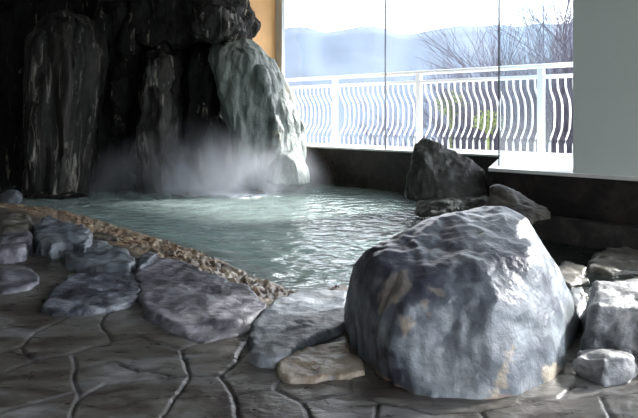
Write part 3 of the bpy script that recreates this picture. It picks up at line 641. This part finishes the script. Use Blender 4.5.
loft('standing_rock', [(-60, 200), (-62, 100), (-60, -14), (60, -14), (100, -14), (104, 40), (96, 120), (100, 196)], 8.1, .3, .5, m_cliff2, .05, 3, cd(26, .10), 'black rock wall behind the tall fluted rock')
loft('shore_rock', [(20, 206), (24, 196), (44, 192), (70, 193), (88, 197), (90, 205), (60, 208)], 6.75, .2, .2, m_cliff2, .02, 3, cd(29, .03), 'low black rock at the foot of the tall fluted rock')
# ------------------------------------------------------------------ steam
m_st, nt = newmat('steam'); out = N(nt, 'ShaderNodeOutputMaterial'); v = N(nt, 'ShaderNodeVolumePrincipled')
v.inputs['Color'].default_value = (.9, .93, 1, 1); v.inputs['Anisotropy'].default_value = .3
tc = N(nt, 'ShaderNodeTexCoord'); geo = tc.outputs['Object']
mp = N(nt, 'ShaderNodeMapping'); L(nt, geo, mp.inputs[0]); mp.inputs['Scale'].default_value = (1.0, 1.0, .8)
n1 = N(nt, 'ShaderNodeTexNoise'); n1.inputs['Scale'].default_value = 1.9; n1.inputs['Detail'].default_value = 5; n1.inputs['Distortion'].default_value = .7; L(nt, mp.outputs[0], n1.inputs['Vector'])
rn = ramp(nt, n1.outputs[0], [(.36, (0, 0, 0)), (.70, (1, 1, 1))])
ln = N(nt, 'ShaderNodeVectorMath', operation='LENGTH'); mp2 = N(nt, 'ShaderNodeMapping'); L(nt, geo, mp2.inputs[0]); mp2.inputs['Scale'].default_value = (1/1.6, 1/.85, 1/.95)
L(nt, mp2.outputs[0], ln.inputs[0])
fo = N(nt, 'ShaderNodeMapRange'); L(nt, ln.outputs['Value'], fo.inputs[0]); fo.inputs[1].default_value = 1; fo.inputs[2].default_value = .1; fo.inputs[3].default_value = 0; fo.inputs[4].default_value = 1
fo2 = N(nt, 'ShaderNodeMath', operation='POWER'); L(nt, fo.outputs[0], fo2.inputs[0]); fo2.inputs[1].default_value = 1.6; fo = fo2
mu = N(nt, 'ShaderNodeMath', operation='MULTIPLY'); L(nt, rn.outputs[0], mu.inputs[0]); L(nt, fo.outputs[0], mu.inputs[1])
mu2 = N(nt, 'ShaderNodeMath', operation='MULTIPLY'); L(nt, mu.outputs[0], mu2.inputs[0]); mu2.inputs[1].default_value = 9.5
L(nt, mu2.outputs[0], v.inputs['Density']); L(nt, v.outputs[0], out.inputs['Volume'])
bm = bmesh.new(); bmesh.ops.create_uvsphere(bm, u_segments=24, v_segments=16, radius=1)
for q_ in bm.verts: q_.co = Vector((q_.co.x*1.65, q_.co.y*.9, max(.012, q_.co.z*1.0)))
st = obj('steam', bm, m_st, smooth=True); st.location = az(205, 193, WZ)+Vector((0, .15, 0)); tag(st, 'white steam rising from the bath in front of the dark cliff', 'steam', kind='stuff')
# ------------------------------------------------------------------ light
w = bpy.data.worlds.new('sky'); S.world = w; w.use_nodes = True; nt = w.node_tree; nt.nodes.clear()
out = N(nt, 'ShaderNodeOutputWorld'); bg = N(nt, 'ShaderNodeBackground')
tc = N(nt, 'ShaderNodeTexCoord'); sx = N(nt, 'ShaderNodeSeparateXYZ'); L(nt, tc.outputs['Generated'], sx.inputs[0])
r = ramp(nt, sx.outputs[2], [(0.0, (.27, .275, .29)), (.06, (.29, .295, .305)), (.10, (.55, .57, .60)), (.18, (1.0, 1.03, 1.1)), (.25, (2.2, 2.25, 2.4)), (.5, (1.5, 1.6, 1.75)), (1, (.55, .63, .75))])
az_ = N(nt, 'ShaderNodeMapRange'); L(nt, sx.outputs[0], az_.inputs[0]); az_.inputs[1].default_value = .42; az_.inputs[2].default_value = .85; az_.inputs[3].default_value = 1; az_.inputs[4].default_value = 2.7
vm = N(nt, 'ShaderNodeVectorMath', operation='SCALE'); L(nt, r.outputs[0], vm.inputs[0]); L(nt, az_.outputs[0], vm.inputs['Scale']); L(nt, vm.outputs[0], bg.inputs[0]); bg.inputs[1].default_value = 4.2; L(nt, bg.outputs[0], out.inputs[0])
sun = bpy.data.lights.new('sun', 'SUN'); sun.energy = 21; sun.angle = math.radians(4); sun.color = (1, .96, .9)
so = bpy.data.objects.new('sun', sun); COL.objects.link(so)
sdv = Vector((.90, .44, .60)).normalized()     # towards the sun
so.rotation_euler = sdv.to_track_quat('Z', 'Y').to_euler(); so.location = sdv*20
# ------------------------------------------------------------------ render look
S.view_settings.view_transform = 'Standard'; S.view_settings.look = 'None'; S.view_settings.gamma = 1; S.view_settings.use_curve_mapping = False
S.view_settings.exposure = -0.35
c = S.cycles; c.use_denoising = True; c.max_bounces = 10; c.diffuse_bounces = 5; c.glossy_bounces = 4; c.transparent_max_bounces = 12; c.volume_bounces = 2
c.sample_clamp_indirect = 8; c.caustics_reflective = False; c.caustics_refractive = False; c.volume_step_rate = 1.0; c.volume_max_steps = 128
